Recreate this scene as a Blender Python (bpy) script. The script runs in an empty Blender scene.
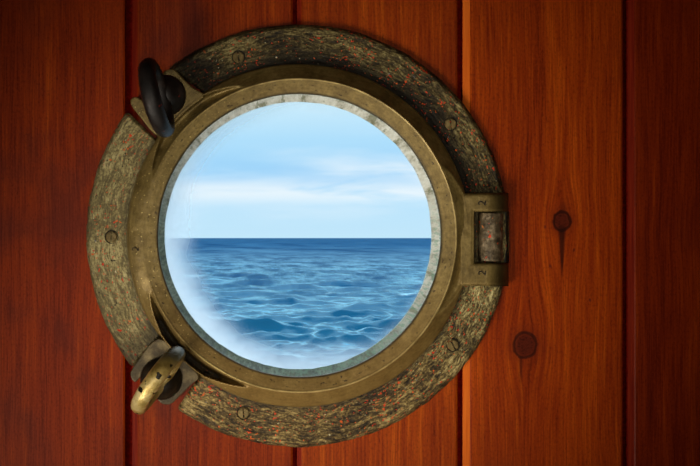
import bpy, bmesh, math, random
import numpy as np
from mathutils import Vector, Matrix, noise as mnoise

random.seed(4)
SC = bpy.context.scene
COL = SC.collection
D = 1100.0                 # camera distance from the wall, in millimetres (1 photo pixel = 1 mm on the wall)
VX, VY = 230.0, 238.0      # where the camera stands in front of the wall
CX, CY = 297.8, 235.5      # porthole axis


def P(px, py, h=0.0):
    """point standing h mm off the wall, seen at photo pixel (px, py)"""
    k = (D - h) / D
    x = VX + (px - VX) * k
    y = VY + (py - VY) * k
    return Vector(((x - 350) / 1000, -h / 1000, (233 - y) / 1000))


C0 = Vector(((CX - 350) / 1000, 0, (233 - CY) / 1000))


def L(px, py, h=0.0):
    return P(px, py, h) - C0


def lin(c):
    r = []
    for v in c:
        v /= 255.0
        r.append(v / 12.92 if v <= 0.04045 else ((v + 0.055) / 1.055) ** 2.4)
    return (r[0], r[1], r[2], 1.0)


# ------------------------------------------------------------------ node helpers
class NT:
    def __init__(s, tree):
        s.t = tree
        s.n = tree.nodes
        s.l = tree.links

    def put(s, sock, v):
        if hasattr(v, 'is_output') or isinstance(v, bpy.types.NodeSocket):
            s.l.new(v, sock)
        else:
            try:
                sock.default_value = v
            except Exception:
                sock.default_value = (v, v, v)

    def m(s, op, a, b=None, c=None, clamp=False):
        n = s.n.new('ShaderNodeMath')
        n.operation = op
        n.use_clamp = clamp
        s.put(n.inputs[0], a)
        if b is not None: s.put(n.inputs[1], b)
        if c is not None: s.put(n.inputs[2], c)
        return n.outputs[0]

    def add(s, a, b): return s.m('ADD', a, b)
    def sub(s, a, b): return s.m('SUBTRACT', a, b)
    def mul(s, a, b): return s.m('MULTIPLY', a, b)
    def div(s, a, b): return s.m('DIVIDE', a, b)

    def sstep(s, x, lo, hi, a=0.0, b=1.0):
        n = s.n.new('ShaderNodeMapRange')
        n.interpolation_type = 'SMOOTHSTEP'
        s.put(n.inputs[0], x)
        n.inputs[1].default_value = lo
        n.inputs[2].default_value = hi
        n.inputs[3].default_value = a
        n.inputs[4].default_value = b
        return n.outputs[0]

    def mix(s, f, a, b, mode='MIX'):
        n = s.n.new('ShaderNodeMix')
        n.data_type = 'RGBA'
        n.blend_type = mode
        s.put(n.inputs[0], f)
        s.put(n.inputs[6], a)
        s.put(n.inputs[7], b)
        return n.outputs[2]

    def sep(s, v):
        n = s.n.new('ShaderNodeSeparateXYZ')
        s.put(n.inputs[0], v)
        return n.outputs

    def vec(s, x, y, z):
        n = s.n.new('ShaderNodeCombineXYZ')
        s.put(n.inputs[0], x); s.put(n.inputs[1], y); s.put(n.inputs[2], z)
        return n.outputs[0]

    def noise(s, v, scale=1.0, detail=2.0, rough=0.5, dist=0.0):
        n = s.n.new('ShaderNodeTexNoise')
        s.put(n.inputs['Vector'], v)
        s.put(n.inputs['Scale'], scale)
        s.put(n.inputs['Detail'], detail)
        s.put(n.inputs['Roughness'], rough)
        s.put(n.inputs['Distortion'], dist)
        return n.outputs['Fac']

    def ramp(s, f, stops, interp='LINEAR'):
        n = s.n.new('ShaderNodeValToRGB')
        s.put(n.inputs[0], f)
        cr = n.color_ramp
        cr.interpolation = interp
        while len(cr.elements) < len(stops): cr.elements.new(0.5)
        for e, (p, c) in zip(cr.elements, stops):
            e.position = p
            e.color = c if len(c) == 4 else lin(c)
        return n.outputs[0]

    def obj(s):
        return s.n.new('ShaderNodeTexCoord').outputs['Object']

    def bump(s, h, strength=0.3, dist=0.001):
        n = s.n.new('ShaderNodeBump')
        n.inputs['Strength'].default_value = strength
        n.inputs['Distance'].default_value = dist
        s.put(n.inputs['Height'], h)
        return n.outputs[0]


def newmat(name):
    m = bpy.data.materials.new(name)
    m.use_nodes = True
    t = m.node_tree
    t.nodes.clear()
    nt = NT(t)
    out = t.nodes.new('ShaderNodeOutputMaterial')
    return m, nt, out


def principled(nt, out, color, rough=0.5, metal=0.0, normal=None, spec=0.5, coat=0.0):
    b = nt.n.new('ShaderNodeBsdfPrincipled')
    nt.put(b.inputs['Base Color'], color)
    nt.put(b.inputs['Roughness'], rough)
    nt.put(b.inputs['Metallic'], metal)
    nt.put(b.inputs['Specular IOR Level'], spec)
    nt.put(b.inputs['Coat Weight'], coat)
    if normal is not None: nt.put(b.inputs['Normal'], normal)
    nt.l.new(b.outputs[0], out.inputs[0])
    return b


# ------------------------------------------------------------------ materials
EDGES = [129.5, 296.5, 460.5, 626.5]
KNOTS = [(562, 221, 8.5), (525, 345, 11.5)]


def mat_wood():
    m, nt, out = newmat('varnished_wood_boards')
    co = nt.sep(nt.obj())
    X = nt.add(nt.mul(co[0], 1000.0), 350.0)
    Y = nt.sub(233.0, nt.mul(co[2], 1000.0))
    pid = 0.0
    for e in EDGES:
        pid = nt.add(nt.m('GREATER_THAN', X, e), pid)
    Xw = X
    kd = []
    for kx, ky, kr in KNOTS:
        dx = nt.sub(X, kx); dy = nt.sub(Y, ky)
        g = nt.m('EXPONENT', nt.mul(nt.add(nt.m('POWER', nt.div(dx, kr * 2.0), 2.0),
                                           nt.m('POWER', nt.div(dy, kr * 4.2), 2.0)), -1.0))
        Xw = nt.sub(Xw, nt.mul(nt.mul(dx, g), 0.82))
        wob = nt.noise(nt.vec(nt.mul(X, .12), nt.mul(Y, .12), 0.0), 1.0, 2.0)
        d = nt.m('SQRT', nt.add(nt.m('POWER', dx, 2.0), nt.m('POWER', nt.mul(dy, .9), 2.0)))
        d = nt.add(d, nt.mul(nt.sub(wob, .5), 4.0))
        kd.append((d, dx, dy, kr))
    # slow sideways wander of the grain
    wn = nt.noise(nt.vec(nt.mul(X, .012), nt.mul(Y, .006), nt.mul(pid, 7.3)), 1.0, 2.0)
    Xw = nt.add(Xw, nt.mul(nt.sub(wn, .5), 9.0))
    pz = nt.mul(pid, 13.7)
    broad = nt.noise(nt.vec(nt.mul(Xw, .035), nt.mul(Y, .0022), pz), 1.0, 3.0, .55)
    band = nt.noise(nt.vec(nt.mul(Xw, .14), nt.mul(Y, .004), nt.add(pz, 3.0)), 1.0, 3.0, .6)
    fine = nt.noise(nt.vec(nt.mul(Xw, .62), nt.mul(Y, .018), nt.add(pz, 5.0)), 1.0, 2.0, .6)
    pore = nt.noise(nt.vec(nt.mul(Xw, .95), nt.mul(Y, .07), nt.add(pz, 9.0)), 1.0, 2.0, .7)
    blot = nt.noise(nt.vec(nt.mul(X, .011), nt.mul(Y, .007), nt.add(pz, 1.0)), 1.0, 3.0, .6)
    v = nt.add(nt.add(nt.mul(broad, .34), nt.mul(band, .32)), nt.mul(fine, .34))
    base = nt.ramp(v, [(.32, (84, 26, 3)), (.44, (134, 48, 5)), (.54, (160, 66, 8)), (.64, (190, 92, 18))])
    gr = nt.noise(nt.vec(nt.mul(X, .55), nt.mul(Y, .30), 2.0), 1.0, 1.0, .6)
    base = nt.mix(nt.sstep(gr, .50, .80, 0., .35), base, lin((70, 16, 4)))
    base = nt.mix(nt.sstep(gr, .48, .22, 0., .22), base, lin((190, 84, 22)))
    # board tints
    tint = nt.ramp(nt.div(pid, 5.0), [(0.0, (232, 200, 150)), (.15, (224, 198, 160)), (.35, (238, 226, 190)),
                                      (.55, (246, 226, 170)), (.75, (200, 160, 120))], 'CONSTANT')
    base = nt.mix(1.0, base, tint, 'MULTIPLY')
    # dusky purple staining of the boards at the left
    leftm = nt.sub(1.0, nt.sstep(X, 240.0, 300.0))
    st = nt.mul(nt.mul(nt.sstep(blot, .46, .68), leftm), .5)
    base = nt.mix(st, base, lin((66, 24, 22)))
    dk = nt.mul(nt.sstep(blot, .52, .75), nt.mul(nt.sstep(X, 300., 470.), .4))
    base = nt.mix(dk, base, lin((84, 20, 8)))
    base = nt.mix(nt.mul(nt.sstep(pore, .60, .72), .45), base, lin((48, 10, 4)))
    # knots
    for d, dx, dy, kr in kd:
        halo = nt.sub(1.0, nt.sstep(d, kr * .9, kr * 2.3))
        base = nt.mix(nt.mul(halo, .45), base, lin((96, 30, 8)))
        core = nt.sub(1.0, nt.sstep(d, kr * .6, kr * 1.2))
        rings = nt.noise(nt.vec(nt.mul(dx, .25), nt.mul(dy, .5), 4.0), 1.0, 3.0, .6)
        cc = nt.ramp(rings, [(.3, (46, 10, 4)), (.5, (84, 26, 10)), (.7, (50, 11, 5))])
        base = nt.mix(nt.mul(core, .95), base, cc)
        rim = nt.sub(1.0, nt.sstep(nt.m('ABSOLUTE', nt.sub(d, kr * .98)), .6, 2.2))
        base = nt.mix(nt.mul(rim, .8 if kr < 10 else .7), base, lin((30, 6, 3)))
    d, dx, dy, kr = kd[0]
    wdt = nt.m('MAXIMUM', nt.sub(6.5, nt.mul(dy, .10)), .01)
    tail = nt.mul(nt.sub(1.0, nt.sstep(nt.div(nt.m('ABSOLUTE', dx), wdt), .25, 1.0)),
                  nt.mul(nt.sstep(dy, 2.0, 9.0), nt.sub(1.0, nt.sstep(dy, 40.0, 68.0))))
    base = nt.mix(nt.mul(tail, .85), base, lin((40, 8, 3)))
    up = nt.mul(nt.sub(1.0, nt.sstep(nt.div(nt.m('ABSOLUTE', nt.add(dx, nt.mul(dy, .1))), 4.0), .2, 1.0)),
                nt.mul(nt.sstep(dy, -26.0, -12.0), nt.sub(1.0, nt.sstep(dy, -10.0, -4.0))))
    base = nt.mix(nt.mul(up, .4), base, lin((52, 12, 4)))
    d, dx, dy, kr = kd[1]
    crack = nt.mul(nt.sub(1.0, nt.sstep(nt.m('ABSOLUTE', nt.sub(dx, -4.0)), .5, 2.2)),
                   nt.mul(nt.sstep(dy, 8.0, 16.0), nt.sub(1.0, nt.sstep(dy, 26.0, 44.0))))
    base = nt.mix(nt.mul(crack, .6), base, lin((44, 10, 4)))
    # tiny nicks
    for kx, ky in [(545, 227), (550, 266), (590, 300), (574, 250)]:
        dd = nt.m('SQRT', nt.add(nt.m('POWER', nt.mul(nt.sub(X, kx), 1.6), 2.0), nt.m('POWER', nt.sub(Y, ky), 2.0)))
        base = nt.mix(nt.mul(nt.sub(1.0, nt.sstep(dd, .8, 2.6)), .6), base, lin((56, 24, 26)))
    hgt = nt.add(nt.mul(fine, .6), nt.mul(pore, .4))
    rough = nt.add(.36, nt.mul(fine, .16))
    principled(nt, out, base, rough, 0.0, nt.bump(hgt, .22, .0006), spec=.12)
    return m


def mat_groove():
    m, nt, out = newmat('dark_board_joint')
    co = nt.obj()
    c = nt.ramp(nt.noise(co, 300, 2), [(.3, (84, 8, 4)), (.7, (120, 18, 8))])
    principled(nt, out, c, .8, spec=.02)
    return m


def mat_bevel(name, a, b):
    m, nt, out = newmat(name)
    co = nt.sep(nt.obj())
    v = nt.noise(nt.vec(nt.mul(co[0], 500.), 0., nt.mul(co[2], 14.)), 1.0, 3.0, .6)
    principled(nt, out, nt.ramp(v, [(.3, a), (.7, b)]), .55, spec=.06)
    return m


def polar(nt):
    co = nt.sep(nt.obj())
    x = nt.mul(co[0], 1000.0); z = nt.mul(co[2], 1000.0)
    r = nt.m('SQRT', nt.add(nt.mul(x, x), nt.mul(z, z)))
    return nt.div(x, r), nt.div(z, r), r, x, z, nt.mul(co[1], -1000.0)


def mat_flange():
    m, nt, out = newmat('weathered_bronze')
    cx, sz, r, x, z, h = polar(nt)
    wob = nt.mul(nt.sub(nt.noise(nt.vec(nt.mul(x, .03), nt.mul(z, .03), 0.0), 1.0, 2.0), .5), 14.0)
    rr = nt.add(r, wob)

    def stroke(K, kr, off, det=3.0, rough=.6):
        return nt.noise(nt.vec(nt.mul(cx, K), nt.mul(sz, K), nt.add(nt.mul(rr, kr), off)), 1.0, det, rough)
    s1 = stroke(13., .34, 0.)
    s2 = stroke(34., .75, 11.)
    s3 = nt.noise(nt.vec(nt.mul(x, .45), nt.mul(z, .45), nt.mul(h, .4)), 1.0, 3.0, .7)
    big = nt.noise(nt.vec(nt.mul(x, .02), nt.mul(z, .02), 2.0), 1.0, 3.0, .55)
    v = nt.add(nt.add(nt.mul(s1, .38), nt.mul(s2, .40)), nt.add(nt.mul(s3, .34), nt.mul(nt.sub(big, .5), .35)))
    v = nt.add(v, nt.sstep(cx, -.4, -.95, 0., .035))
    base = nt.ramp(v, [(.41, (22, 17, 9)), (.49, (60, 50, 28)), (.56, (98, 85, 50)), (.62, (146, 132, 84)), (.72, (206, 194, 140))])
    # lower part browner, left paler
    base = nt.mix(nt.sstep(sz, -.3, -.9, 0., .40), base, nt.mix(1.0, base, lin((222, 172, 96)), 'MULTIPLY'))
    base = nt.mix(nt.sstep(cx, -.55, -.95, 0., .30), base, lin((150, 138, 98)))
    up = nt.sstep(nt.add(sz, nt.mul(cx, .6)), .2, .9, 0., .6)  # ring's shadow at the upper right, painted into the colour
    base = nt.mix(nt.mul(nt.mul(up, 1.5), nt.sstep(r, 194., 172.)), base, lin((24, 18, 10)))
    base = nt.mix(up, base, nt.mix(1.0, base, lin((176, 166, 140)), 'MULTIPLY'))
    # specks of old paint
    pd = nt.noise(nt.vec(nt.mul(x, .028), nt.mul(z, .028), 20.), 1.0, 2.0)
    for i, (K, thr, c, amt) in enumerate([(48., .676, (196, 46, 16), 1.), (60., .683, (205, 92, 34), 1.), (44., .735, (214, 206, 172), .8),
                                          (52., .745, (92, 108, 128), .9), (50., .70, (16, 12, 8), .9)]):
        sp = nt.noise(nt.vec(nt.mul(cx, K), nt.mul(sz, K), nt.add(nt.mul(rr, .40), 31. + 17. * i)), 1.0, 1.5, .5)
        sp = nt.add(sp, nt.mul(nt.sub(pd, .5), .22 if i < 2 else -.05))
        base = nt.mix(nt.mul(nt.sstep(sp, thr, thr + .03), amt), base, lin(c))
    # darker toward the inner edge
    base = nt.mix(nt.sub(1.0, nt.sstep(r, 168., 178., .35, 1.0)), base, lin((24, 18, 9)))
    for a_, k_ in ((128.5, .7), (221., .6)):  # shadow beside the clamps painted onto the flange ends
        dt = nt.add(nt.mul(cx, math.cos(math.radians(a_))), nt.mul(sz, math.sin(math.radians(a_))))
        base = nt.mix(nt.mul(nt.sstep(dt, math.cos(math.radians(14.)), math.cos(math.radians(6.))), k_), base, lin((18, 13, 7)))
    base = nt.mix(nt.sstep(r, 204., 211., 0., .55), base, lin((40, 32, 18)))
    hg = nt.add(nt.mul(s1, .5), nt.add(nt.mul(s2, .6), nt.mul(s3, .4)))
    principled(nt, out, base, .62, .18, nt.bump(hg, .75, .0022), spec=.35)
    return m


def mat_brass():
    m, nt, out = newmat('old_brass')
    cx, sz, r, x, z, h = polar(nt)
    n1 = nt.noise(nt.vec(nt.mul(x, .05), nt.mul(z, .05), nt.mul(h, .05)), 1.0, 4.0, .6)
    n2 = nt.noise(nt.vec(nt.mul(x, .35), nt.mul(z, .35), nt.mul(h, .3)), 1.0, 3.0, .65)
    n3 = nt.noise(nt.vec(nt.mul(cx, 16.), nt.mul(sz, 16.), nt.mul(r, .5)), 1.0, 3.0, .6)
    v = nt.add(nt.mul(n1, .45), nt.add(nt.mul(n2, .3), nt.mul(n3, .25)))
    base = nt.ramp(v, [(.32, (76, 62, 32)), (.46, (112, 93, 50)), (.56, (130, 110, 62)), (.72, (160, 138, 86))])
    # warmer at the foot, olive above
    base = nt.mix(nt.sstep(sz, -.1, -.9, 0., .30), base, lin((150, 112, 58)))
    # speckled pits and pale flecks, mostly on the left
    f1 = nt.noise(nt.vec(nt.mul(x, .42), nt.mul(z, .42), 6.), 1.0, 1.0, .5)
    base = nt.mix(nt.mul(nt.sstep(f1, .68, .74), nt.sstep(cx, -.1, -.8, .12, .85)), base, lin((206, 186, 120)))
    f2 = nt.noise(nt.vec(nt.mul(cx, 30.), nt.mul(sz, 30.), nt.mul(r, .32)), 1.0, 2.0, .6)
    ringb = nt.mul(nt.sstep(r, 139., 142.), nt.sub(1.0, nt.sstep(r, 148., 152.)))
    base = nt.mix(nt.mul(nt.sstep(f2, .62, .72), nt.add(.25, nt.mul(ringb, .55))), base, lin((44, 33, 18)))
    # greyish stains on the left band
    base = nt.mix(nt.mul(nt.sstep(n2, .55, .7), nt.sstep(cx, -.7, -.95, 0., .35)), base, lin((84, 76, 74)))
    ridge_glint = nt.mul(nt.sub(1.0, nt.sstep(nt.m('ABSOLUTE', nt.sub(r, 152.3)), .3, 1.5)), nt.mul(nt.sstep(n1, .35, .6, .25, .8), nt.sstep(cx, -.9, -.5)))  # highlight along the ridge, painted into the brass
    base = nt.mix(ridge_glint, base, lin((196, 172, 112)))
    # groove shade painted in where the surface lies low
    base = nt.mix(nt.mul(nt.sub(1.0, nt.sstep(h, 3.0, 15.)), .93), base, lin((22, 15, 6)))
    base = nt.mix(nt.sstep(nt.add(x, nt.mul(nt.sub(n2, .5), 6.)), 184., 199., 0., .72), base, lin((22, 15, 7)))  # shade on the hinge block's right side, painted as a darker tone
    base = nt.mix(nt.mul(nt.sub(1.0, nt.sstep(r, 138.5, 141.)), .7), base, lin((34, 28, 14)))  # darker at the inner edge
    hg = nt.add(n2, nt.mul(f2, .4))
    principled(nt, out, base, .46, .38, nt.bump(hg, .25, .0012), spec=.4)
    return m


def mat_plain(name, stops, rough, metal, scale=60., spec=.4, bumps=.3, specks=None, seed=0., dark_end=None):
    m, nt, out = newmat(name)
    co = nt.sep(nt.obj())
    v3 = nt.vec(nt.add(co[0], seed), co[1], co[2])
    v = nt.noise(v3, scale, 4.0, .62)
    base = nt.ramp(v, stops)
    if specks:
        for i, (sc, thr, c) in enumerate(specks):
            sp = nt.noise(nt.vec(nt.add(co[0], 3.1 + i), co[1], co[2]), sc, 2.0, .5)
            base = nt.mix(nt.sstep(sp, thr, thr + .03), base, lin(c))
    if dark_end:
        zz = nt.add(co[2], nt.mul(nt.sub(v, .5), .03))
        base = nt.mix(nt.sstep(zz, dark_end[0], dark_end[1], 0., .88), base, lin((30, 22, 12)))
    v2 = nt.noise(v3, scale * 4, 3.0, .6)
    principled(nt, out, base, rough, metal, nt.bump(v2, bumps, .0015), spec=spec)
    return m


def mat_putty():
    m, nt, out = newmat('old_glazing_putty')
    cx, sz, r, x, z, h = polar(nt)
    n1 = nt.noise(nt.vec(nt.mul(x, .06), nt.mul(z, .06), 1.), 1.0, 4.0, .65)
    n2 = nt.noise(nt.vec(nt.mul(x, .3), nt.mul(z, .3), 3.), 1.0, 3.0, .6)
    v = nt.add(nt.mul(n1, .6), nt.mul(n2, .4))
    pale = nt.ramp(v, [(.36, (140, 134, 112)), (.48, (196, 192, 176)), (.60, (222, 220, 208))])
    green = nt.ramp(v, [(.36, (44, 54, 32)), (.5, (100, 112, 82)), (.62, (150, 154, 128))])
    f = nt.add(nt.sstep(nt.sub(nt.mul(sz, -1.), nt.mul(cx, .55)), -.25, .75), nt.mul(nt.sub(n1, .5), .9))  # green stain plus shade painted in toward the lower left
    base = nt.mix(nt.m('MINIMUM', nt.m('MAXIMUM', f, 0.0), 1.0), pale, green)
    spot = nt.noise(nt.vec(nt.mul(x, .09), nt.mul(z, .09), 14.), 1.0, 3.0, .6)
    base = nt.mix(nt.mul(nt.sstep(spot, .56, .64), .65), base, lin((98, 96, 56)))
    lowg = nt.mul(nt.sstep(nt.sub(cx, sz), .5, 1.1), nt.sstep(n2, .48, .6))
    base = nt.mix(nt.mul(lowg, .6), base, lin((86, 128, 92)))
    principled(nt, out, base, .6, 0.0, nt.bump(nt.add(n1, n2), .5, .0025), spec=.3)
    return m


def mat_glass():
    m, nt, out = newmat('painted_glow_glass')
    cx, sz, r, x, z, h = polar(nt)
    tr = nt.n.new('ShaderNodeBsdfTransparent')
    gl = nt.n.new('ShaderNodeBsdfGlossy')
    gl.inputs['Roughness'].default_value = .05
    gl.inputs['Color'].default_value = (1, 1, 1, 1)
    m1 = nt.n.new('ShaderNodeMixShader')
    m1.inputs[0].default_value = .0
    nt.l.new(tr.outputs[0], m1.inputs[1]); nt.l.new(gl.outputs[0], m1.inputs[2])
    # bright rim glow painted as white haze in the glass, strongest at the left
    ns = nt.noise(nt.vec(nt.mul(x, .03), nt.mul(z, .03), 5.), 1.0, 3.0, .5)
    dd = nt.m('SQRT', nt.add(nt.m('POWER', nt.sub(x, 18.), 2.0), nt.m('POWER', nt.sub(z, 7.), 2.0)))
    dd = nt.add(dd, nt.mul(nt.sub(ns, .5), 16.))
    glow = nt.m('POWER', nt.sstep(dd, 110., 152., 0., 1.), 1.4)
    glow = nt.mul(glow, .9)
    low = nt.mul(nt.sstep(nt.add(z, nt.mul(nt.sub(ns, .5), 14.)), -100., -134., 0., .7), 1.0)
    glow = nt.add(nt.m('MAXIMUM', glow, low), .008)
    tl = nt.n.new('ShaderNodeBsdfTranslucent')
    tl.inputs['Color'].default_value = (.97, .98, 1., 1)
    m2 = nt.n.new('ShaderNodeMixShader')
    nt.put(m2.inputs[0], glow)
    nt.l.new(m1.outputs[0], m2.inputs[1]); nt.l.new(tl.outputs[0], m2.inputs[2])
    nt.l.new(m2.outputs[0], out.inputs[0])
    return m


def mat_sea():
    m, nt, out = newmat('sea_water')
    g = nt.n.new('ShaderNodeNewGeometry')
    co = nt.sep(g.outputs['Position'])
    n1 = nt.noise(nt.vec(nt.mul(co[0], 1.6), nt.mul(co[1], 2.2), 0.), 1.0, 4.0, .6)
    n2 = nt.noise(nt.vec(nt.mul(co[0], 5.0), nt.mul(co[1], 7.0), 4.), 1.0, 3.0, .6)
    bp = nt.bump(nt.add(nt.mul(n1, .7), nt.mul(n2, .3)), .30, .10)
    ld = nt.m('LOGARITHM', nt.m('MAXIMUM', co[1], 1.0), 10.0)
    # paler, shallower water toward the ship; gusts roughen patches farther out
    deep = nt.mix(nt.sstep(ld, 1.40, 2.3), lin((8, 60, 84)), lin((3, 56, 90)))
    gust = nt.noise(nt.vec(nt.mul(co[0], .34), nt.mul(co[1], .10), 2.), 1.0, 5.0, .7)
    gust2 = nt.noise(nt.vec(nt.mul(co[0], .05), nt.mul(co[1], .012), 7.), 1.0, 4.0, .65)
    gg = nt.mix(nt.sstep(ld, 2.1, 2.5), gust, gust2)
    gs = nt.sstep(gg, .36, .64)
    deep = nt.mix(nt.mul(nt.sub(1.0, gs), nt.sstep(ld, 1.5, 2.0, .05, .75)), deep, lin((3, 36, 66)))
    df = nt.n.new('ShaderNodeBsdfDiffuse')
    nt.put(df.inputs['Color'], deep); nt.put(df.inputs['Normal'], bp)
    gl = nt.n.new('ShaderNodeBsdfGlossy')
    gl.inputs['Roughness'].default_value = .12
    gl.inputs['Color'].default_value = (.58, .90, 1., 1)
    nt.put(gl.inputs['Normal'], bp)
    fr = nt.n.new('ShaderNodeFresnel'); fr.inputs[0].default_value = 1.33
    nt.put(fr.inputs['Normal'], bp)
    gk = nt.sstep(ld, 1.5, 1.9, .15, .75)
    cap = nt.mul(nt.sstep(ld, 1.55, 2.7, 1.0, .12), nt.sub(1.0, nt.mul(gk, nt.sub(1.0, gs))))
    mx = nt.n.new('ShaderNodeMixShader')
    nt.put(mx.inputs[0], nt.mul(nt.sstep(fr.outputs[0], .05, .60), cap))
    nt.l.new(df.outputs[0], mx.inputs[1]); nt.l.new(gl.outputs[0], mx.inputs[2])
    nt.l.new(mx.outputs[0], out.inputs[0])
    return m


M = dict(
    wood=mat_wood(), groove=mat_groove(),
    bev_red=mat_bevel('red_board_edge', (96, 16, 6), (134, 38, 14)),
    bev_orange=mat_bevel('orange_board_edge', (196, 84, 18), (222, 114, 36)),
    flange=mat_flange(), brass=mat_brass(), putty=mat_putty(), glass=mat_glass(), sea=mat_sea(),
    lug=mat_plain('worn_bronze', [(.3, (38, 32, 21)), (.5, (74, 62, 40)), (.72, (126, 110, 76))], .48, .35, 70.),
    dark=mat_plain('blackened_iron', [(.3, (12, 9, 8)), (.55, (30, 23, 20)), (.75, (60, 46, 40))], .5, .1, 60., .45, .3,
                   [(170., .70, (120, 26, 12))]),
    nut=mat_plain('grimy_bronze', [(.3, (14, 11, 7)), (.55, (34, 27, 16)), (.75, (70, 56, 32))], .5, .3, 80., .4, .4,
                  [(160., .70, (26, 70, 44))]),
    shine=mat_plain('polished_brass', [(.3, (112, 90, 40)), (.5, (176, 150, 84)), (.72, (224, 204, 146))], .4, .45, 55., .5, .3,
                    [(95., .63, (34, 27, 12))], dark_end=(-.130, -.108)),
    pin=mat_plain('pitted_bronze', [(.32, (46, 38, 28)), (.5, (92, 78, 56)), (.7, (158, 140, 112))], .48, .35, 120., .4, .6,
                  [(190., .665, (186, 58, 22)), (230., .70, (206, 120, 60))]),
    screw=mat_plain('tarnished_screw', [(.3, (80, 66, 34)), (.55, (116, 97, 56)), (.75, (150, 130, 84))], .5, .35, 160.),
    slot=mat_plain('dark_slot', [(.3, (14, 10, 5)), (.7, (30, 22, 12))], .8, 0.),  # dark tone for screw slots and the rings round the heads
    stamp=mat_plain('dark_stamp', [(.3, (20, 15, 8)), (.7, (42, 32, 18))], .8, 0.),  # dark tone for the stamped figures
    room=mat_plain('cabin_panelling', [(.3, (70, 28, 12)), (.7, (104, 46, 20))], .5, 0., 6.),
)


# ------------------------------------------------------------------ mesh helpers
def link(name, me, mat, parent=None, smooth=True):
    o = bpy.data.objects.new(name, me)
    COL.objects.link(o)
    mats = mat if isinstance(mat, (list, tuple)) else [mat]
    for k in mats: me.materials.append(k)
    if smooth:
        me.polygons.foreach_set('use_smooth', [True] * len(me.polygons))
    if parent: o.parent = parent
    return o


def pyd(name, verts, faces, mat, parent=None, smooth=True):
    me = bpy.data.meshes.new(name)
    me.from_pydata([tuple(v) for v in verts], [], faces)
    me.update()
    return link(name, me, mat, parent, smooth)


def grid_faces(nu, nv, wrap_u=False, flip=False):
    f = []
    for i in range(nu if wrap_u else nu - 1):
        a = i; b = (i + 1) % nu
        for j in range(nv - 1):
            q = (a * nv + j, b * nv + j, b * nv + j + 1, a * nv + j + 1)
            f.append(q[::-1] if flip else q)
    return f


def polar_pt(r_img, th, h):
    """local point for an apparent radius r (as seen) at height h"""
    k = (D - h) / D
    return Vector((r_img * k * math.cos(th) / 1000, -h / 1000, r_img * k * math.sin(th) / 1000))


def angd(a, b):
    return (a - b + 180) % 360 - 180


def interp(x, xs, ys):
    return float(np.interp(x, xs, ys))


def sm(x, a, b):
    t = min(1, max(0, (x - a) / (b - a)))
    return t * t * (3 - 2 * t)


def recalc(me):
    bm = bmesh.new(); bm.from_mesh(me)
    bmesh.ops.recalc_face_normals(bm, faces=bm.faces)
    bm.to_mesh(me); bm.free()


# ------------------------------------------------------------------ the wall of boards
def build_wall():
    X0, X1, Z0, Z1 = -1150, 1750, -1000, 1450   # px limits (x, and py)
    # profile across the boards: (px, depth behind the face, material of the strip that follows)
    prof = [(X0, 0, 0)]
    #        groove left, groove right, end of bevel, bevel depth, bevel material
    spec = [(125.0, 132.2, 137.5, 2.2, 2), (292.8, 297.2, 301.5, 1.6, 2),
            (457.6, 463.0, 470.0, 2.0, 3), (622.8, 628.4, 634.5, 2.0, 2)]
    for extra in (-870, -703, -536, -369, -203, -37):
        prof += [(extra, 0, 1), (extra + .5, 8, 1), (extra + 5.5, 8, 1), (extra + 6, 2, 2), (extra + 12, 0, 0)]
    for a, b, c, dp, mi in spec:
        prof += [(a - 2.0, 0, 0), (a, 1.0, 1), (a + .3, 9, 1), (b - .3, 9, 1), (b, dp, mi), (c, dp * .45, 0), (c + 1.2, 0, 0)]
    for extra in (796, 962, 1130, 1296, 1463, 1630):
        prof += [(extra, 0, 1), (extra + .5, 8, 1), (extra + 5.5, 8, 1), (extra + 6, 2, 2), (extra + 12, 0, 0)]
    prof.append((X1, 0, 0))
    bm = bmesh.new()
    back = 40
    top, bot = [], []
    ring = [(p, d) for p, d, _ in prof] + [(X1, back), (X0, back)]
    for p, d in ring:
        top.append(bm.verts.new(((p - 350) / 1000, d / 1000, (233 + 1000) / 1000)))
        bot.append(bm.verts.new(((p - 350) / 1000, d / 1000, (233 - 1450) / 1000)))
    n = len(ring)
    for i in range(n):
        j = (i + 1) % n
        f = bm.faces.new((bot[i], bot[j], top[j], top[i]))
        f.material_index = prof[i][2] if i < len(prof) - 1 else 0
    bm.faces.new(top); bm.faces.new(bot[::-1])
    bmesh.ops.recalc_face_normals(bm, faces=bm.faces)
    me = bpy.data.meshes.new('wall_back')
    bm.to_mesh(me); bm.free()
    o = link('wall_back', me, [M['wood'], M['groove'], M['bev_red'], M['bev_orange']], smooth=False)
    # round opening
    bm = bmesh.new()
    bmesh.ops.create_cone(bm, cap_ends=True, segments=128, radius1=.164, radius2=.164, depth=.4,
                          matrix=Matrix.Translation(C0) @ Matrix.Rotation(math.pi / 2, 4, 'X'))
    cm = bpy.data.meshes.new('cut'); bm.to_mesh(cm); bm.free()
    cut = bpy.data.objects.new('cut', cm); COL.objects.link(cut)
    md = o.modifiers.new('hole', 'BOOLEAN'); md.operation = 'DIFFERENCE'; md.object = cut; md.solver = 'EXACT'
    bpy.context.view_layer.update()
    dg = bpy.context.evaluated_depsgraph_get()
    nm = bpy.data.meshes.new_from_object(o.evaluated_get(dg))
    o.modifiers.clear()
    o.data = nm
    nm.name = 'wall_back'
    bpy.data.objects.remove(cut); bpy.data.meshes.remove(cm); bpy.data.meshes.remove(me)
    o['kind'] = 'structure'
    return o


build_wall()

# cabin shell round the viewer
def panel(name, corners):
    o = pyd(name, corners, [(0, 1, 2, 3)], M['room'], smooth=False)
    o['kind'] = 'structure'
    sd = o.modifiers.new('thick', 'SOLIDIFY'); sd.thickness = .03; sd.offset = 1
    return o


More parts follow.
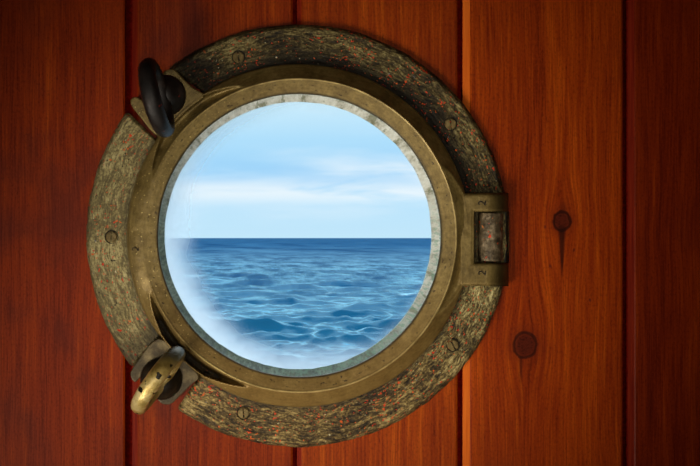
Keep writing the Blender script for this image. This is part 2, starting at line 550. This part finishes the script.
xa, xb, ya, za, zb = -1.5, 1.4, -2.7, -1.217, 1.233
panel('floor', [(xa, ya, za), (xb, ya, za), (xb, 0.04, za), (xa, 0.04, za)][::-1])
panel('ceiling', [(xa, ya, zb), (xb, ya, zb), (xb, 0.04, zb), (xa, 0.04, zb)])
panel('wall_left', [(xa, ya, za), (xa, 0.04, za), (xa, 0.04, zb), (xa, ya, zb)])
panel('wall_right', [(xb, ya, za), (xb, ya, zb), (xb, 0.04, zb), (xb, 0.04, za)])
panel('wall_front', [(xa, ya, za), (xa, ya, zb), (xb, ya, zb), (xb, ya, za)])

# ------------------------------------------------------------------ the porthole
root = bpy.data.objects.new('porthole', None)
COL.objects.link(root)
root.location = C0
root.empty_display_size = .05
root['label'] = 'round old brass ship porthole with two ring clamps on the red wooden wall'
root['category'] = 'porthole'

LUGS = (134.5, 226.0)


def flange_mesh():
    verts, faces = [], []
    nr = 46

    def arc(t0, t1, s0=0.0, s1=0.0):
        n = int((t1 - t0) * 3.3)
        base = len(verts)
        rows = []
        for i in range(n + 1):
            th = t0 + (t1 - t0) * i / n
            e = min(th - t0, t1 - th) * 3.3          # mm from the end
            R = 4.0
            cut = R - math.sqrt(max(0, R * R - (R - e) ** 2)) if e < R else 0.0
            ri, ro = 165.0 + cut * 1.0, 211.0 - cut * 0.9
            tr = math.radians(th)
            ro += 0.9 * mnoise.noise(Vector((math.cos(tr) * 9, math.sin(tr) * 9, .3))) + .5 * mnoise.noise(Vector((math.cos(tr) * 30, math.sin(tr) * 30, .3)))
            row = []
            skew = s0 * max(0, 1 - (th - t0) / 14) + s1 * max(0, 1 - (t1 - th) / 14)
            endd = min(1.0, 0.25 + e / 4.0)
            # bottom of outer wall
            for j in range(nr + 1):
                s = j / nr
                r = ri + (ro - ri) * s
                q = (r - 165) / 46
                h = 11.5 - 2.2 * q - .9 * math.sin(q * math.pi)
                ed = ro - r
                if ed < 5: h -= 4.5 * (1 - ed / 5) ** 2
                h = h * math.sqrt(endd) if endd < 1 else h
                nv = mnoise.noise(Vector((math.cos(tr) * 14, math.sin(tr) * 14, r * .3))) * .55
                nv += mnoise.noise(Vector((math.cos(tr) * 40, math.sin(tr) * 40, r * .6))) * .3
                row.append((r, th + skew * (s - .5), h + nv))
            row.append((ro + .2, th + skew * .5, -0.5))
            row.insert(0, (ri, th - skew * .5, -0.5))
            rows.append(row)
        # close the ends
        first = [(r, th, -0.5) for r, th, h in rows[0]]
        last = [(r, th, -0.5) for r, th, h in rows[-1]]
        rows = [first] + rows + [last]
        nv = len(rows[0])
        for row in rows:
            for r, th, h in row:
                verts.append(polar_pt(r, math.radians(th), h))
        for a in range(len(rows) - 1):
            for j in range(nv - 1):
                faces.append((base + a * nv + j, base + a * nv + j + 1, base + (a + 1) * nv + j + 1, base + (a + 1) * nv + j))

    arc(145.0, 217.4, -2.0, 2.5)
    arc(235.0, 485.6, 0.0, 4.5)
    # sleeve through the wall that carries both arcs
    base = len(verts); n = 160
    pr = [(170, -.2), (170, 6), (158, 6), (150, 4), (150, -44), (160, -44), (160, -1), (170, -.2)]
    for i in range(n):
        th = 2 * math.pi * i / n
        for r, h in pr:
            verts.append(polar_pt(r, th, h))
    k = len(pr)
    for i in range(n):
        for j in range(k - 1):
            a, b = base + i * k + j, base + ((i + 1) % n) * k + j
            faces.append((a, b, b + 1, a + 1))
    return verts, faces


v, f = flange_mesh()
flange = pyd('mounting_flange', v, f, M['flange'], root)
recalc(flange.data)


def frame_mesh():
    verts = []
    n = 900
    # radii sampled (as seen)
    rs = [140.6, 141.3, 142, 143.2, 144.4, 146, 148.5, 151, 153.5, 154.8, 155.8, 156.3, 156.7, 157.1, 157.6, 158.2, 159, 160, 161, 162, 163, 164, 165, 166, 167, 168,
          168.8, 169.5, 170.2, 170.8, 171.3, 171.8, 172.2]
    rows = []
    for i in range(n):
        th = 360 * i / n
        tr = math.radians(th)
        left = sm(abs(angd(th, 180)), 34, 12)          # smooth band between the two clamps
        left = 1 - sm(abs(angd(th, 181)), 12, 30)
        # splitting crest beside each clamp and the hinge
        gd, rc, crest = 0.0, 157.5, 0.0
        for c, inner, outer, dep in [(134.5, 10, 26, 13), (226, 9.5, 28, 26), (-2, 15, 30, 5)]:
            d = abs(angd(th, c))
            if d < outer:
                t = 1 - sm(d, inner, outer)
                tl = min(1, max(0, (outer - d) / (outer - inner)))
                gd = dep * min(1, tl * 1.25) * (1 if c != -2 else 1 - .85 * sm(angd(th, c), -10, 12))
                rc = 157.5 + (170.3 - 157.5) * tl ** .85
                crest = tl
        row = []
        w = .35 * mnoise.noise(Vector((math.cos(tr) * 5, math.sin(tr) * 5, 1)))
        for r in rs:
            # plain profile
            flat = 27.5 + (r - 142) / 15.2 * 4.0
            rid = 31.5
            if r < 141.2: h = 8
            elif r < 142: h = 25.8
            elif r <= 156.6: h = flat
            else: h = rid - (r - 156.7) * 1.02
            hl = (29.0 + (r - 143) * .12 if r < 156.7 else 30.7 - ((r - 156.7) / 13.5) ** 2 * 5.0)
            if r >= 142: h = h * (1 - left) + hl * left
            # soften the ridge a touch
            if 156.0 < r < 157.3: h += .3 * (1 - left)
            if gd > 0 and r > 157.8:
                wid = max(.2, rc - 157.8)
                if r < rc:
                    s = (r - 157.8) / wid
                    crest_h = 31.0 - (rc - 157.5) * .36
                    lin_h = 31 + (crest_h - 31) * s
                    h2 = lin_h - gd * min(1.0, wid / 6) * (math.sin(min(1, s * 1.02) * math.pi) ** .55 if 0 < s < 1 else 0)
                else:
                    crest_h = 31.0 - (rc - 157.5) * .36
                    h2 = crest_h - (r - rc) * (1.0 + .4 * crest)
                wgt = sm(crest, 0, .3) * (1 - .6 * left)
                h = h * (1 - wgt) + h2 * wgt
            if r > 171.0:
                h = min(h, 18) - (r - 171.0) * 9
            h = max(h, 3.0)
            nz = .25 * mnoise.noise(Vector((math.cos(tr) * 25, math.sin(tr) * 25, r * .12)))
            row.append((r + w, tr, h + nz))
        row = [(140.6, tr, -1.0)] + row + [(172.3, tr, 1.0)]
        rows.append(row)
    nv = len(rows[0])
    for row in rows:
        for r, t, h in row: verts.append(polar_pt(r, t, h))
    return verts, grid_faces(n, nv, True)


v, f = frame_mesh()
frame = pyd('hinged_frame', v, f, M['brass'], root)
recalc(frame.data)

# putty ring holding the glass
verts = []; n = 420
for i in range(n):
    tr = 2 * math.pi * i / n
    a = 133.6 + .5 * mnoise.noise(Vector((math.cos(tr) * 6, math.sin(tr) * 6, 4))) + .8 * max(0, mnoise.noise(Vector((math.cos(tr) * 13, math.sin(tr) * 13, 7))))
    for r, h in [(a, -2.5), (a, 8.0), (a + .6, 9.3), (a + 2.4, 12.5), (a + 4.6, 16.5), (a + 6.6, 20.5), (a + 7.8, 24.0), (142.2, 25.0), (142.6, 18.0), (142.6, -2.5), (a, -2.5)]:
        nz = .5 * mnoise.noise(Vector((math.cos(tr) * 20, math.sin(tr) * 20, r * .2))) if 9 < h < 24.5 else 0
        verts.append(polar_pt(r, tr, h + nz))
putty = pyd('glazing_putty', verts, grid_faces(n, 11, True), M['putty'], frame)
recalc(putty.data)
putty['label'] = 'flaking pale putty ring stained green at the bottom'

# glass
bm = bmesh.new()
bmesh.ops.create_cone(bm, cap_ends=True, segments=128, radius1=.1385, radius2=.1385, depth=.003,
                      matrix=Matrix.Translation((0, -.002, 0)) @ Matrix.Rotation(math.pi / 2, 4, 'X'))
# one face only carries the painted glow: keep a single sheet
far = [fc for fc in bm.faces if len(fc.verts) < 8 or fc.calc_center_median().y > -.002]
bmesh.ops.delete(bm, geom=far, context='FACES')
me = bpy.data.meshes.new('glass_pane'); bm.to_mesh(me); bm.free()
glass = link('glass_pane', me, M['glass'], frame, smooth=False)
glass['label'] = 'round clear glass pane with white glow painted along its left rim'


def extrude_poly(name, pts, h0, h1, mat, parent, bev=1.6, seg=3, hts=None):
    """outline in photo pixels at height h1 raised from h0"""
    bm = bmesh.new()
    tv = [bm.verts.new(L(x, y, hts[i] if hts else h1)) for i, (x, y) in enumerate(pts)]
    bv = [bm.verts.new(L(x, y, hts[i] if hts else h1) + Vector((0, ((hts[i] if hts else h1) - h0) / 1000, 0))) for i, (x, y) in enumerate(pts)]
    top = bm.faces.new(tv)
    bm.faces.new(bv[::-1])
    n = len(pts)
    for i in range(n):
        bm.faces.new((tv[i], bv[i], bv[(i + 1) % n], tv[(i + 1) % n]))
    bmesh.ops.recalc_face_normals(bm, faces=bm.faces)
    ed = [e for e in top.edges]
    bmesh.ops.bevel(bm, geom=ed, offset=bev / 1000, segments=seg, affect='EDGES', profile=.6)
    bmesh.ops.triangulate(bm, faces=[f for f in bm.faces if len(f.verts) > 4])
    me = bpy.data.meshes.new(name); bm.to_mesh(me); bm.free()
    o = link(name, me, mat, parent)
    try:
        md = o.modifiers.new('ws', 'WEIGHTED_NORMAL')
    except Exception:
        pass
    return o


def smooth_poly(pts, it=2):
    for _ in range(it):
        q = []
        n = len(pts)
        for i in range(n):
            a, b = pts[i], pts[(i + 1) % n]
            q.append((a[0] * .75 + b[0] * .25, a[1] * .75 + b[1] * .25))
            q.append((a[0] * .25 + b[0] * .75, a[1] * .25 + b[1] * .75))
        pts = q
    return pts


# clamp lugs (forks that take the swing bolts)
low_lug = [(161, 337), (150, 343), (141, 356), (130, 371), (131, 379), (135, 383), (140, 378), (147, 369), (156, 367), (166, 374), (170, 384),
           (163, 391), (157, 399), (162, 404.5), (171, 405), (181, 395), (191, 385), (201, 377), (190, 366), (176, 351)]
lug2 = extrude_poly('clamp_lug', smooth_poly(low_lug, 1), 2, 25, M['lug'], frame, 1.3)
top_lug = [(160, 137), (151, 131), (141, 118), (131, 106), (130, 99), (136, 96), (142, 100), (150, 106), (160, 100), (166, 90), (164, 80), (162, 73),
           (167, 69), (175, 69), (183, 78), (193, 88), (207, 95), (192, 106), (176, 121)]
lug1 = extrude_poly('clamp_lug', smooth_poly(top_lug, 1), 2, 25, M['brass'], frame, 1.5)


# screws
def disc(bm, c, r, h0, h1, seg=28, slot=None, ang=0, mi=0):
    pass


for i, (px, py, ang) in enumerate([(450.5, 124, 80), (238.5, 57, 82), (111.5, 237, 95), (243.5, 413, 86), (453, 345, 62)]):
    bm = bmesh.new()
    R, w = 5.6, .75
    prof = [(0, 10.6), (R * .55, 10.5), (R * .86, 9.9), (R, 8.9), (R, 6.0)]
    # head, split by a slot: two half discs and a sunk strip
    for sgn in (1, -1):
        arcp = []
        m = 18
        a0 = math.asin(w / R)
        for q in range(m + 1):
            a = a0 + (math.pi - 2 * a0) * q / m
            arcp.append((R * math.cos(a), sgn * R * math.sin(a)))
        tops = [bm.verts.new((x, 9.9, z)) for x, z in arcp]
        ins = [bm.verts.new((x * .84, 10.7, sgn * (w + (abs(z) - w) * .84))) for x, z in arcp]
        bots = [bm.verts.new((x, 4.0, z)) for x, z in arcp]
        bm.faces.new(ins)
        for q in range(m + 1):
            k = (q + 1) % (m + 1)
            bm.faces.new((tops[q], tops[k], ins[k], ins[q]))
            bm.faces.new((bots[q], bots[k], tops[k], tops[q]))
    sv = [bm.verts.new((x, 8.8, z)) for x, z in [(-R, -w), (R, -w), (R, w), (-R, w)]]
    fs = bm.faces.new(sv); fs.material_index = 1
    # dark countersink ring
    n = 28
    o1 = [bm.verts.new((math.cos(2 * math.pi * q / n) * (R + .2), 8.9, math.sin(2 * math.pi * q / n) * (R + .2))) for q in range(n)]
    o2 = [bm.verts.new((math.cos(2 * math.pi * q / n) * (R + 1.1), 9.6, math.sin(2 * math.pi * q / n) * (R + 1.1))) for q in range(n)]
    o3 = [bm.verts.new((math.cos(2 * math.pi * q / n) * (R + 1.3), 6, math.sin(2 * math.pi * q / n) * (R + 1.3))) for q in range(n)]
    for q in range(n):
        k = (q + 1) % n
        ff = bm.faces.new((o1[q], o1[k], o2[k], o2[q])); ff.material_index = 1
        ff = bm.faces.new((o2[q], o2[k], o3[k], o3[q])); ff.material_index = 1
    bmesh.ops.recalc_face_normals(bm, faces=bm.faces)
    c = L(px, py, 10)
    rot = Matrix.Rotation(math.radians(ang), 3, 'Y')
    for vv in bm.verts:
        p = rot @ Vector((vv.co.x, 0, vv.co.z))
        vv.co = Vector((c.x + p.x / 1000, -(vv.co.y + .6) / 1000, c.z + p.z / 1000))
    me = bpy.data.meshes.new('slotted_screw'); bm.to_mesh(me); bm.free()
    link('slotted_screw', me, [M['screw'], M['slot']], flange, smooth=False)


# hinge block: two knuckles round a sunk pin
def hinge_mesh():
    xs = list(np.arange(461, 508.6, .7)) + [508.6]
    ys = list(np.arange(193.0, 286.1, .7))
    def hh(x, y):
        if x < 487: h = 27.5 - (487 - x) * .02
        else: h = 27.5 - 23.5 * (1 - math.sqrt(max(0, 1 - ((x - 487) / 22.0) ** 2)))
        # rounded top and bottom edges
        for e in (y - 193.0, 286.0 - y):
            if e < 4: h -= 4 - math.sqrt(max(0, 16 - (4 - e) ** 2)) if e >= 0 else 0
        # sunk window
        d = min(x - 473.5, y - 211.0, 263.5 - y)
        s = sm(d, 0, 1.6)
        h = h * (1 - s) + 2.5 * s
        # bevelled lip of the window
        if -2.5 < d < 0: h -= 1.2 * (1 + d / 2.5) ** 2
        h += .22 * mnoise.noise(Vector((x * .15, y * .15, 0)))
        return h
    verts = []
    nx, ny = len(xs) + 2, len(ys) + 2
    for i in range(nx):
        x = xs[min(max(i - 1, 0), len(xs) - 1)]
        for j in range(ny):
            y = ys[min(max(j - 1, 0), len(ys) - 1)]
            p = L(x, y, hh(x, y))
            if i in (0, nx - 1) or j in (0, ny - 1): p.y = -.0045
            verts.append(p)
    return verts, grid_faces(nx, ny)


v, f = hinge_mesh()
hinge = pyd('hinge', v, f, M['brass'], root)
recalc(hinge.data)


def tube_between(name, a, b, r, mat, parent, seg=40, capr=.0008):
    ax = (b - a); ln = ax.length; ax.normalize()
    u = ax.orthogonal().normalized(); w = ax.cross(u)
    prof = [(0, 0), (r * .6, 0), (r - capr, 0), (r - capr * .3, capr * .3), (r, capr)]
    m = 14
    prof += [(r * (1 + .012 * math.sin(q * 2.3)), capr + (ln - 2 * capr) * q / m) for q in range(1, m)]
    prof += [(r, ln - capr), (r - capr * .3, ln - capr * .3), (r - capr, ln), (r * .6, ln), (0, ln)]
    verts = []
    for i in range(seg):
        t = 2 * math.pi * i / seg
        for rr, s in prof:
            verts.append(a + ax * s + (u * math.cos(t) + w * math.sin(t)) * rr)
    o = pyd(name, verts, grid_faces(seg, len(prof), True), mat, parent)
    recalc(o.data)
    return o


pa, pb = L(490.3, 213.2, 13), L(490.3, 261.0, 13)
pin = tube_between('hinge_pin', pa, pb, .0120, M['pin'], hinge)
# cheek on the wall side of the pin
ck = extrude_poly('hinge_cheek', [(503, 211), (508.5, 211), (508.5, 264), (503, 264)], -.5, 9, M['nut'], hinge, 2.5)


def stamp(px, py, h, size, rot, parent, nm='stamped_number'):
    cu = bpy.data.curves.new(nm, 'FONT')
    cu.body = '2'
    cu.size = size / 1000
    cu.align_x = 'CENTER'; cu.align_y = 'CENTER'
    cu.extrude = .00018
    cu.materials.append(M['stamp'])
    t = bpy.data.objects.new('glyph', cu)
    COL.objects.link(t)
    bpy.context.view_layer.update()
    me = bpy.data.meshes.new_from_object(t.evaluated_get(bpy.context.evaluated_depsgraph_get()))
    bpy.data.objects.remove(t)
    bpy.data.curves.remove(cu)
    me.name = nm
    me.materials.clear()
    o = link(nm, me, M['stamp'], parent, smooth=False)
    o.location = L(px, py, h)
    o.rotation_euler = (math.pi / 2, math.radians(rot), 0)
    return o


stamp(482.5, 203, 28.0, 10.5, -82, hinge)
stamp(482.5, 273, 28.0, 10.5, -82, hinge)
stamp(135.8, 249, 30.4, 9.0, -82, frame)


# screw clamps with ring handles
def torus(name, c, e1, e2, R, r1, r2, mat, parent, n=72, m=22, squash=1.0):
    e3 = e1.cross(e2).normalized()
    verts = []
    for i in range(n):
        t = 2 * math.pi * i / n
        rad = e1 * math.cos(t) * squash + e2 * math.sin(t)
        rad_n = rad.normalized()
        rr = 1 + .10 * math.sin(t)
        for j in range(m):
            s = 2 * math.pi * j / m
            p = c + rad * R + (rad_n * math.cos(s) * r1 + e3 * math.sin(s) * r2) * rr
            p += rad_n * .0006 * mnoise.noise(p * 60)
            verts.append(p)
    faces = []
    for i in range(n):
        for j in range(m):
            a, b = i, (i + 1) % n
            k = (j + 1) % m
            faces.append((a * m + j, b * m + j, b * m + k, a * m + k))
    o = pyd(name, verts, faces, mat, parent)
    recalc(o.data)
    return o


def lathe(name, a, ax, prof, mat, parent, seg=44):
    ax = ax.normalized(); u = ax.orthogonal().normalized(); w = ax.cross(u)
    verts = []
    for i in range(seg):
        t = 2 * math.pi * i / seg
        for r, s in prof:
            verts.append(a + ax * (s / 1000) + (u * math.cos(t) + w * math.sin(t)) * (r / 1000))
    o = pyd(name, verts, grid_faces(seg, len(prof), True), mat, parent)
    recalc(o.data)
    return o


def clamp(nut_at, near, far, bar, hn, hf, R, r1, r2, m_ring, m_nut, label, nut_r):
    base = L(nut_at[0], nut_at[1], 12)
    n_ = L(near[0], near[1], hn); f_ = L(far[0], far[1], hf)
    c = (n_ + f_) / 2
    e2 = (n_ - f_).normalized()
    e1 = Vector((bar[0], 0, -bar[1])).normalized()
    e1 = (e1 - e2 * e1.dot(e2)).normalized()
    Rr = (n_ - f_).length / 2
    body_ax = (f_ - base)
    ln = body_ax.length * 1000
    prof = [(0, -4), (9, -4), (9, 10), (nut_r * .9, 11), (nut_r, 13.5), (nut_r, 18), (nut_r * .9, 21), (nut_r * .72, 24), (nut_r * .6, ln + 1),
            (nut_r * .35, ln + 4), (0, ln + 5)]
    nut = lathe('clamp_bolt', base, body_ax, prof, m_nut, root)
    nut['label'] = label
    ring = torus('ring_handle', c, e1, e2, Rr, r1 / 1000, r2 / 1000, m_ring, nut, squash=R / (Rr * 1000))
    return nut, ring


nut1, ring1 = clamp((170, 95), (152, 100), (162, 96), (17, 74), 88, 40, 31.0, 7.2, 8.0, M['dark'], M['dark'],
                    'blackened clamp with a dark ring handle', 20)
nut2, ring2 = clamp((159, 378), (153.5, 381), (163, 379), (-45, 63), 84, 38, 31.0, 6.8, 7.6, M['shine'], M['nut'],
                    'grimy clamp with a bright worn brass ring handle', 20.5)
ring1['label'] = 'black ring handle seen almost edge-on'
ring2['label'] = 'worn bright brass ring handle seen almost edge-on'


# ------------------------------------------------------------------ the sea
CAM = Vector(((VX - 350) / 1000, -D / 1000, (233 - VY) / 1000))
SEA_H = 3.0


def build_sea():
    rng = np.random.default_rng(11)
    ZB = CAM.z - SEA_H
    # rows by angle below the horizon, in px
    yo = np.concatenate([np.array([.12, .2, .3, .42, .55]), np.arange(.7, 20, .36), np.arange(20, 150, .42), np.arange(150, 420, 3.0)])
    dist = D * SEA_H / yo
    t = np.linspace(-1, 1, 900)
    ang = np.sign(t) * (np.abs(t) ** 1.7) * math.radians(36) + math.radians(3.5)
    dd, aa = np.meshgrid(dist, ang, indexing='ij')
    x = np.tan(aa) * dd
    y = dd.copy()
    sp = np.abs(np.gradient(dist))[:, None] * np.ones_like(x)
    z = np.zeros_like(x)
    dxh = np.zeros_like(x); dyh = np.zeros_like(x)
    N = 130
    for k in range(N):
        lam = 0.36 * (6.5 / .36) ** (k / (N - 1)) * rng.uniform(.93, 1.07)
        th = rng.normal(0, .72) + math.radians(-96)
        kx, ky = math.cos(th) * 2 * math.pi / lam, math.sin(th) * 2 * math.pi / lam
        amp = .0088 * lam ** 1.4 if lam < 1.0 else .0088 * lam ** .62
        fade = np.clip((lam * .6 / sp - 1.0), 0, 1)
        ph = kx * x + ky * y + rng.uniform(0, 2 * math.pi)
        z += amp * fade * np.cos(ph)
        q = .8
        dxh -= q * amp * fade * math.cos(th) * np.sin(ph)
        dyh -= q * amp * fade * math.sin(th) * np.sin(ph)
    # groups of stronger waves
    z *= 1.0
    X = x + dxh + CAM.x
    Y = y + dyh + CAM.y
    Z = z + ZB
    co = np.stack([X, Y, Z], -1).reshape(-1, 3)
    nr, nc = x.shape
    idx = np.arange(nr * nc).reshape(nr, nc)
    q = np.stack([idx[:-1, :-1], idx[1:, :-1], idx[1:, 1:], idx[:-1, 1:]], -1).reshape(-1, 4)
    me = bpy.data.meshes.new('sea')
    me.vertices.add(len(co)); me.vertices.foreach_set('co', co.ravel())
    me.loops.add(q.size); me.loops.foreach_set('vertex_index', q.ravel())
    me.polygons.add(len(q)); me.polygons.foreach_set('loop_start', np.arange(0, q.size, 4)); me.polygons.foreach_set('loop_total', np.full(len(q), 4))
    me.update(); me.validate()
    o = link('sea', me, M['sea'])
    if o.data.polygons[0].normal.z < 0:
        o.data.flip_normals()
    o['kind'] = 'structure'
    return o


build_sea()


# ------------------------------------------------------------------ sky
def build_world():
    w = bpy.data.worlds.new('sky')
    SC.world = w
    w.use_nodes = True
    w.node_tree.nodes.clear()
    nt = NT(w.node_tree)
    out = nt.n.new('ShaderNodeOutputWorld')
    bg = nt.n.new('ShaderNodeBackground')
    v = nt.sep(nt.n.new('ShaderNodeTexCoord').outputs['Generated'])
    yy = nt.m('MAXIMUM', v[1], .02)
    u = nt.div(v[0], yy)             # tangent of the bearing
    e = nt.div(v[2], yy)             # tangent of the elevation
    ec = nt.m('MAXIMUM', nt.m('MINIMUM', v[2], 1.0), 0.0)
    base = nt.ramp(ec, [(0.0, (194, 231, 250)), (.035, (186, 228, 252)), (.055, (160, 214, 250)), (.09, (176, 224, 252)), (.125, (206, 238, 252)),
                        (.24, (150, 206, 240)), (.45, (200, 226, 244)), (1.0, (214, 230, 244))])
    # streaks of thin cloud
    n1 = nt.noise(nt.vec(nt.mul(u, 9.), nt.mul(e, 62.), 1.7), 1.0, 5.0, .58, .35)
    n2 = nt.noise(nt.vec(nt.mul(u, 5.), nt.mul(e, 26.), 8.), 1.0, 4.0, .55, .3)
    tilt = nt.add(e, nt.mul(u, .010))
    b1 = nt.m('EXPONENT', nt.mul(nt.m('POWER', nt.div(nt.sub(tilt, .0425), .011), 2.0), -1.0))
    b2 = nt.mul(nt.m('EXPONENT', nt.mul(nt.m('POWER', nt.div(nt.sub(nt.sub(tilt, nt.mul(u, .02)), .062), .009), 2.0), -1.0)), nt.sstep(u, .02, .14))
    cl = nt.mul(nt.add(b1, nt.mul(b2, .6)), nt.sstep(n1, .24, .60))
    wide = nt.mul(nt.sstep(n2, .45, .75), .35)
    far_cl = nt.mul(nt.sstep(ec, .15, .3), nt.mul(nt.sstep(n2, .45, .7), .6))
    f = nt.m('MINIMUM', nt.add(nt.add(nt.mul(cl, .85), nt.mul(wide, nt.sub(1.0, nt.sstep(e, .0, .02, 1., 0.)))), far_cl), 1.0)
    col = nt.mix(f, base, lin((238, 249, 254)))
    dkm = nt.mul(nt.m('EXPONENT', nt.mul(nt.m('POWER', nt.div(nt.sub(e, .063), .012), 2.0), -1.0)), nt.sstep(n2, .6, .35))
    col = nt.mix(nt.mul(dkm, .35), col, lin((140, 200, 246)))
    nt.l.new(col, bg.inputs[0])
    nt.put(bg.inputs[1], nt.sstep(v[2], .42, .7, 1.0, 4.4))  # high sky out of view, brightened to backlight the glass
    nt.l.new(bg.outputs[0], out.inputs[0])


build_world()


# ------------------------------------------------------------------ lamps
def aim(o, tgt):
    d = Vector(tgt) - o.location
    o.rotation_euler = d.to_track_quat('-Z', 'Y').to_euler()


def spot(name, px, py, h, tx, ty, energy, col, size, blend=1.0, radius=.05):
    ld = bpy.data.lights.new(name, 'SPOT')
    ld.energy = energy; ld.color = col
    ld.spot_size = math.radians(size); ld.spot_blend = blend
    ld.shadow_soft_size = radius
    o = bpy.data.objects.new(name, ld); COL.objects.link(o)
    o.location = ((px - 350) / 1000, -h / 1000, (233 - py) / 1000)
    aim(o, ((tx - 350) / 1000, 0, (233 - ty) / 1000))
    return o


spot('unseen_lamp', -260, 760, 720, 325, 290, 48, (1., .92, .78), 44, 1.0, .26)
spot('unseen_lamp', 230, 330, 1500, 310, 215, 22, (1., .92, .78), 30, 1.0, .2)  # added unseen frontal spot, shapes the bright middle and dark corners
spot('unseen_lamp', 440, 980, 640, 360, 320, 10, (1., .90, .72), 40, 1.0, .15)  # added unseen spot from below, brightens the lower rim and boards

sl = bpy.data.lights.new('sun', 'SUN'); sl.energy = 1.5; sl.angle = math.radians(2); sl.color = (1., .97, .92)
so = bpy.data.objects.new('sun', sl); COL.objects.link(so)
so.location = (-8, -30, 40)
aim(so, (2, 4, 0))

# ------------------------------------------------------------------ camera
cd = bpy.data.cameras.new('camera')
co = bpy.data.objects.new('camera', cd); COL.objects.link(co)
co.location = CAM
co.rotation_euler = (math.pi / 2, 0, 0)
cd.sensor_fit = 'HORIZONTAL'; cd.sensor_width = 36
cd.lens = 36 * D / 700
cd.shift_x = (350 - VX) / 700
cd.shift_y = (VY - 233) / 700
cd.clip_start = .02; cd.clip_end = 60000
SC.camera = co

SC.view_settings.view_transform = 'Standard'
SC.view_settings.look = 'None'
SC.cycles.denoising_input_passes = 'RGB_ALBEDO'
SC.view_settings.exposure = 0
SC.view_settings.gamma = 1
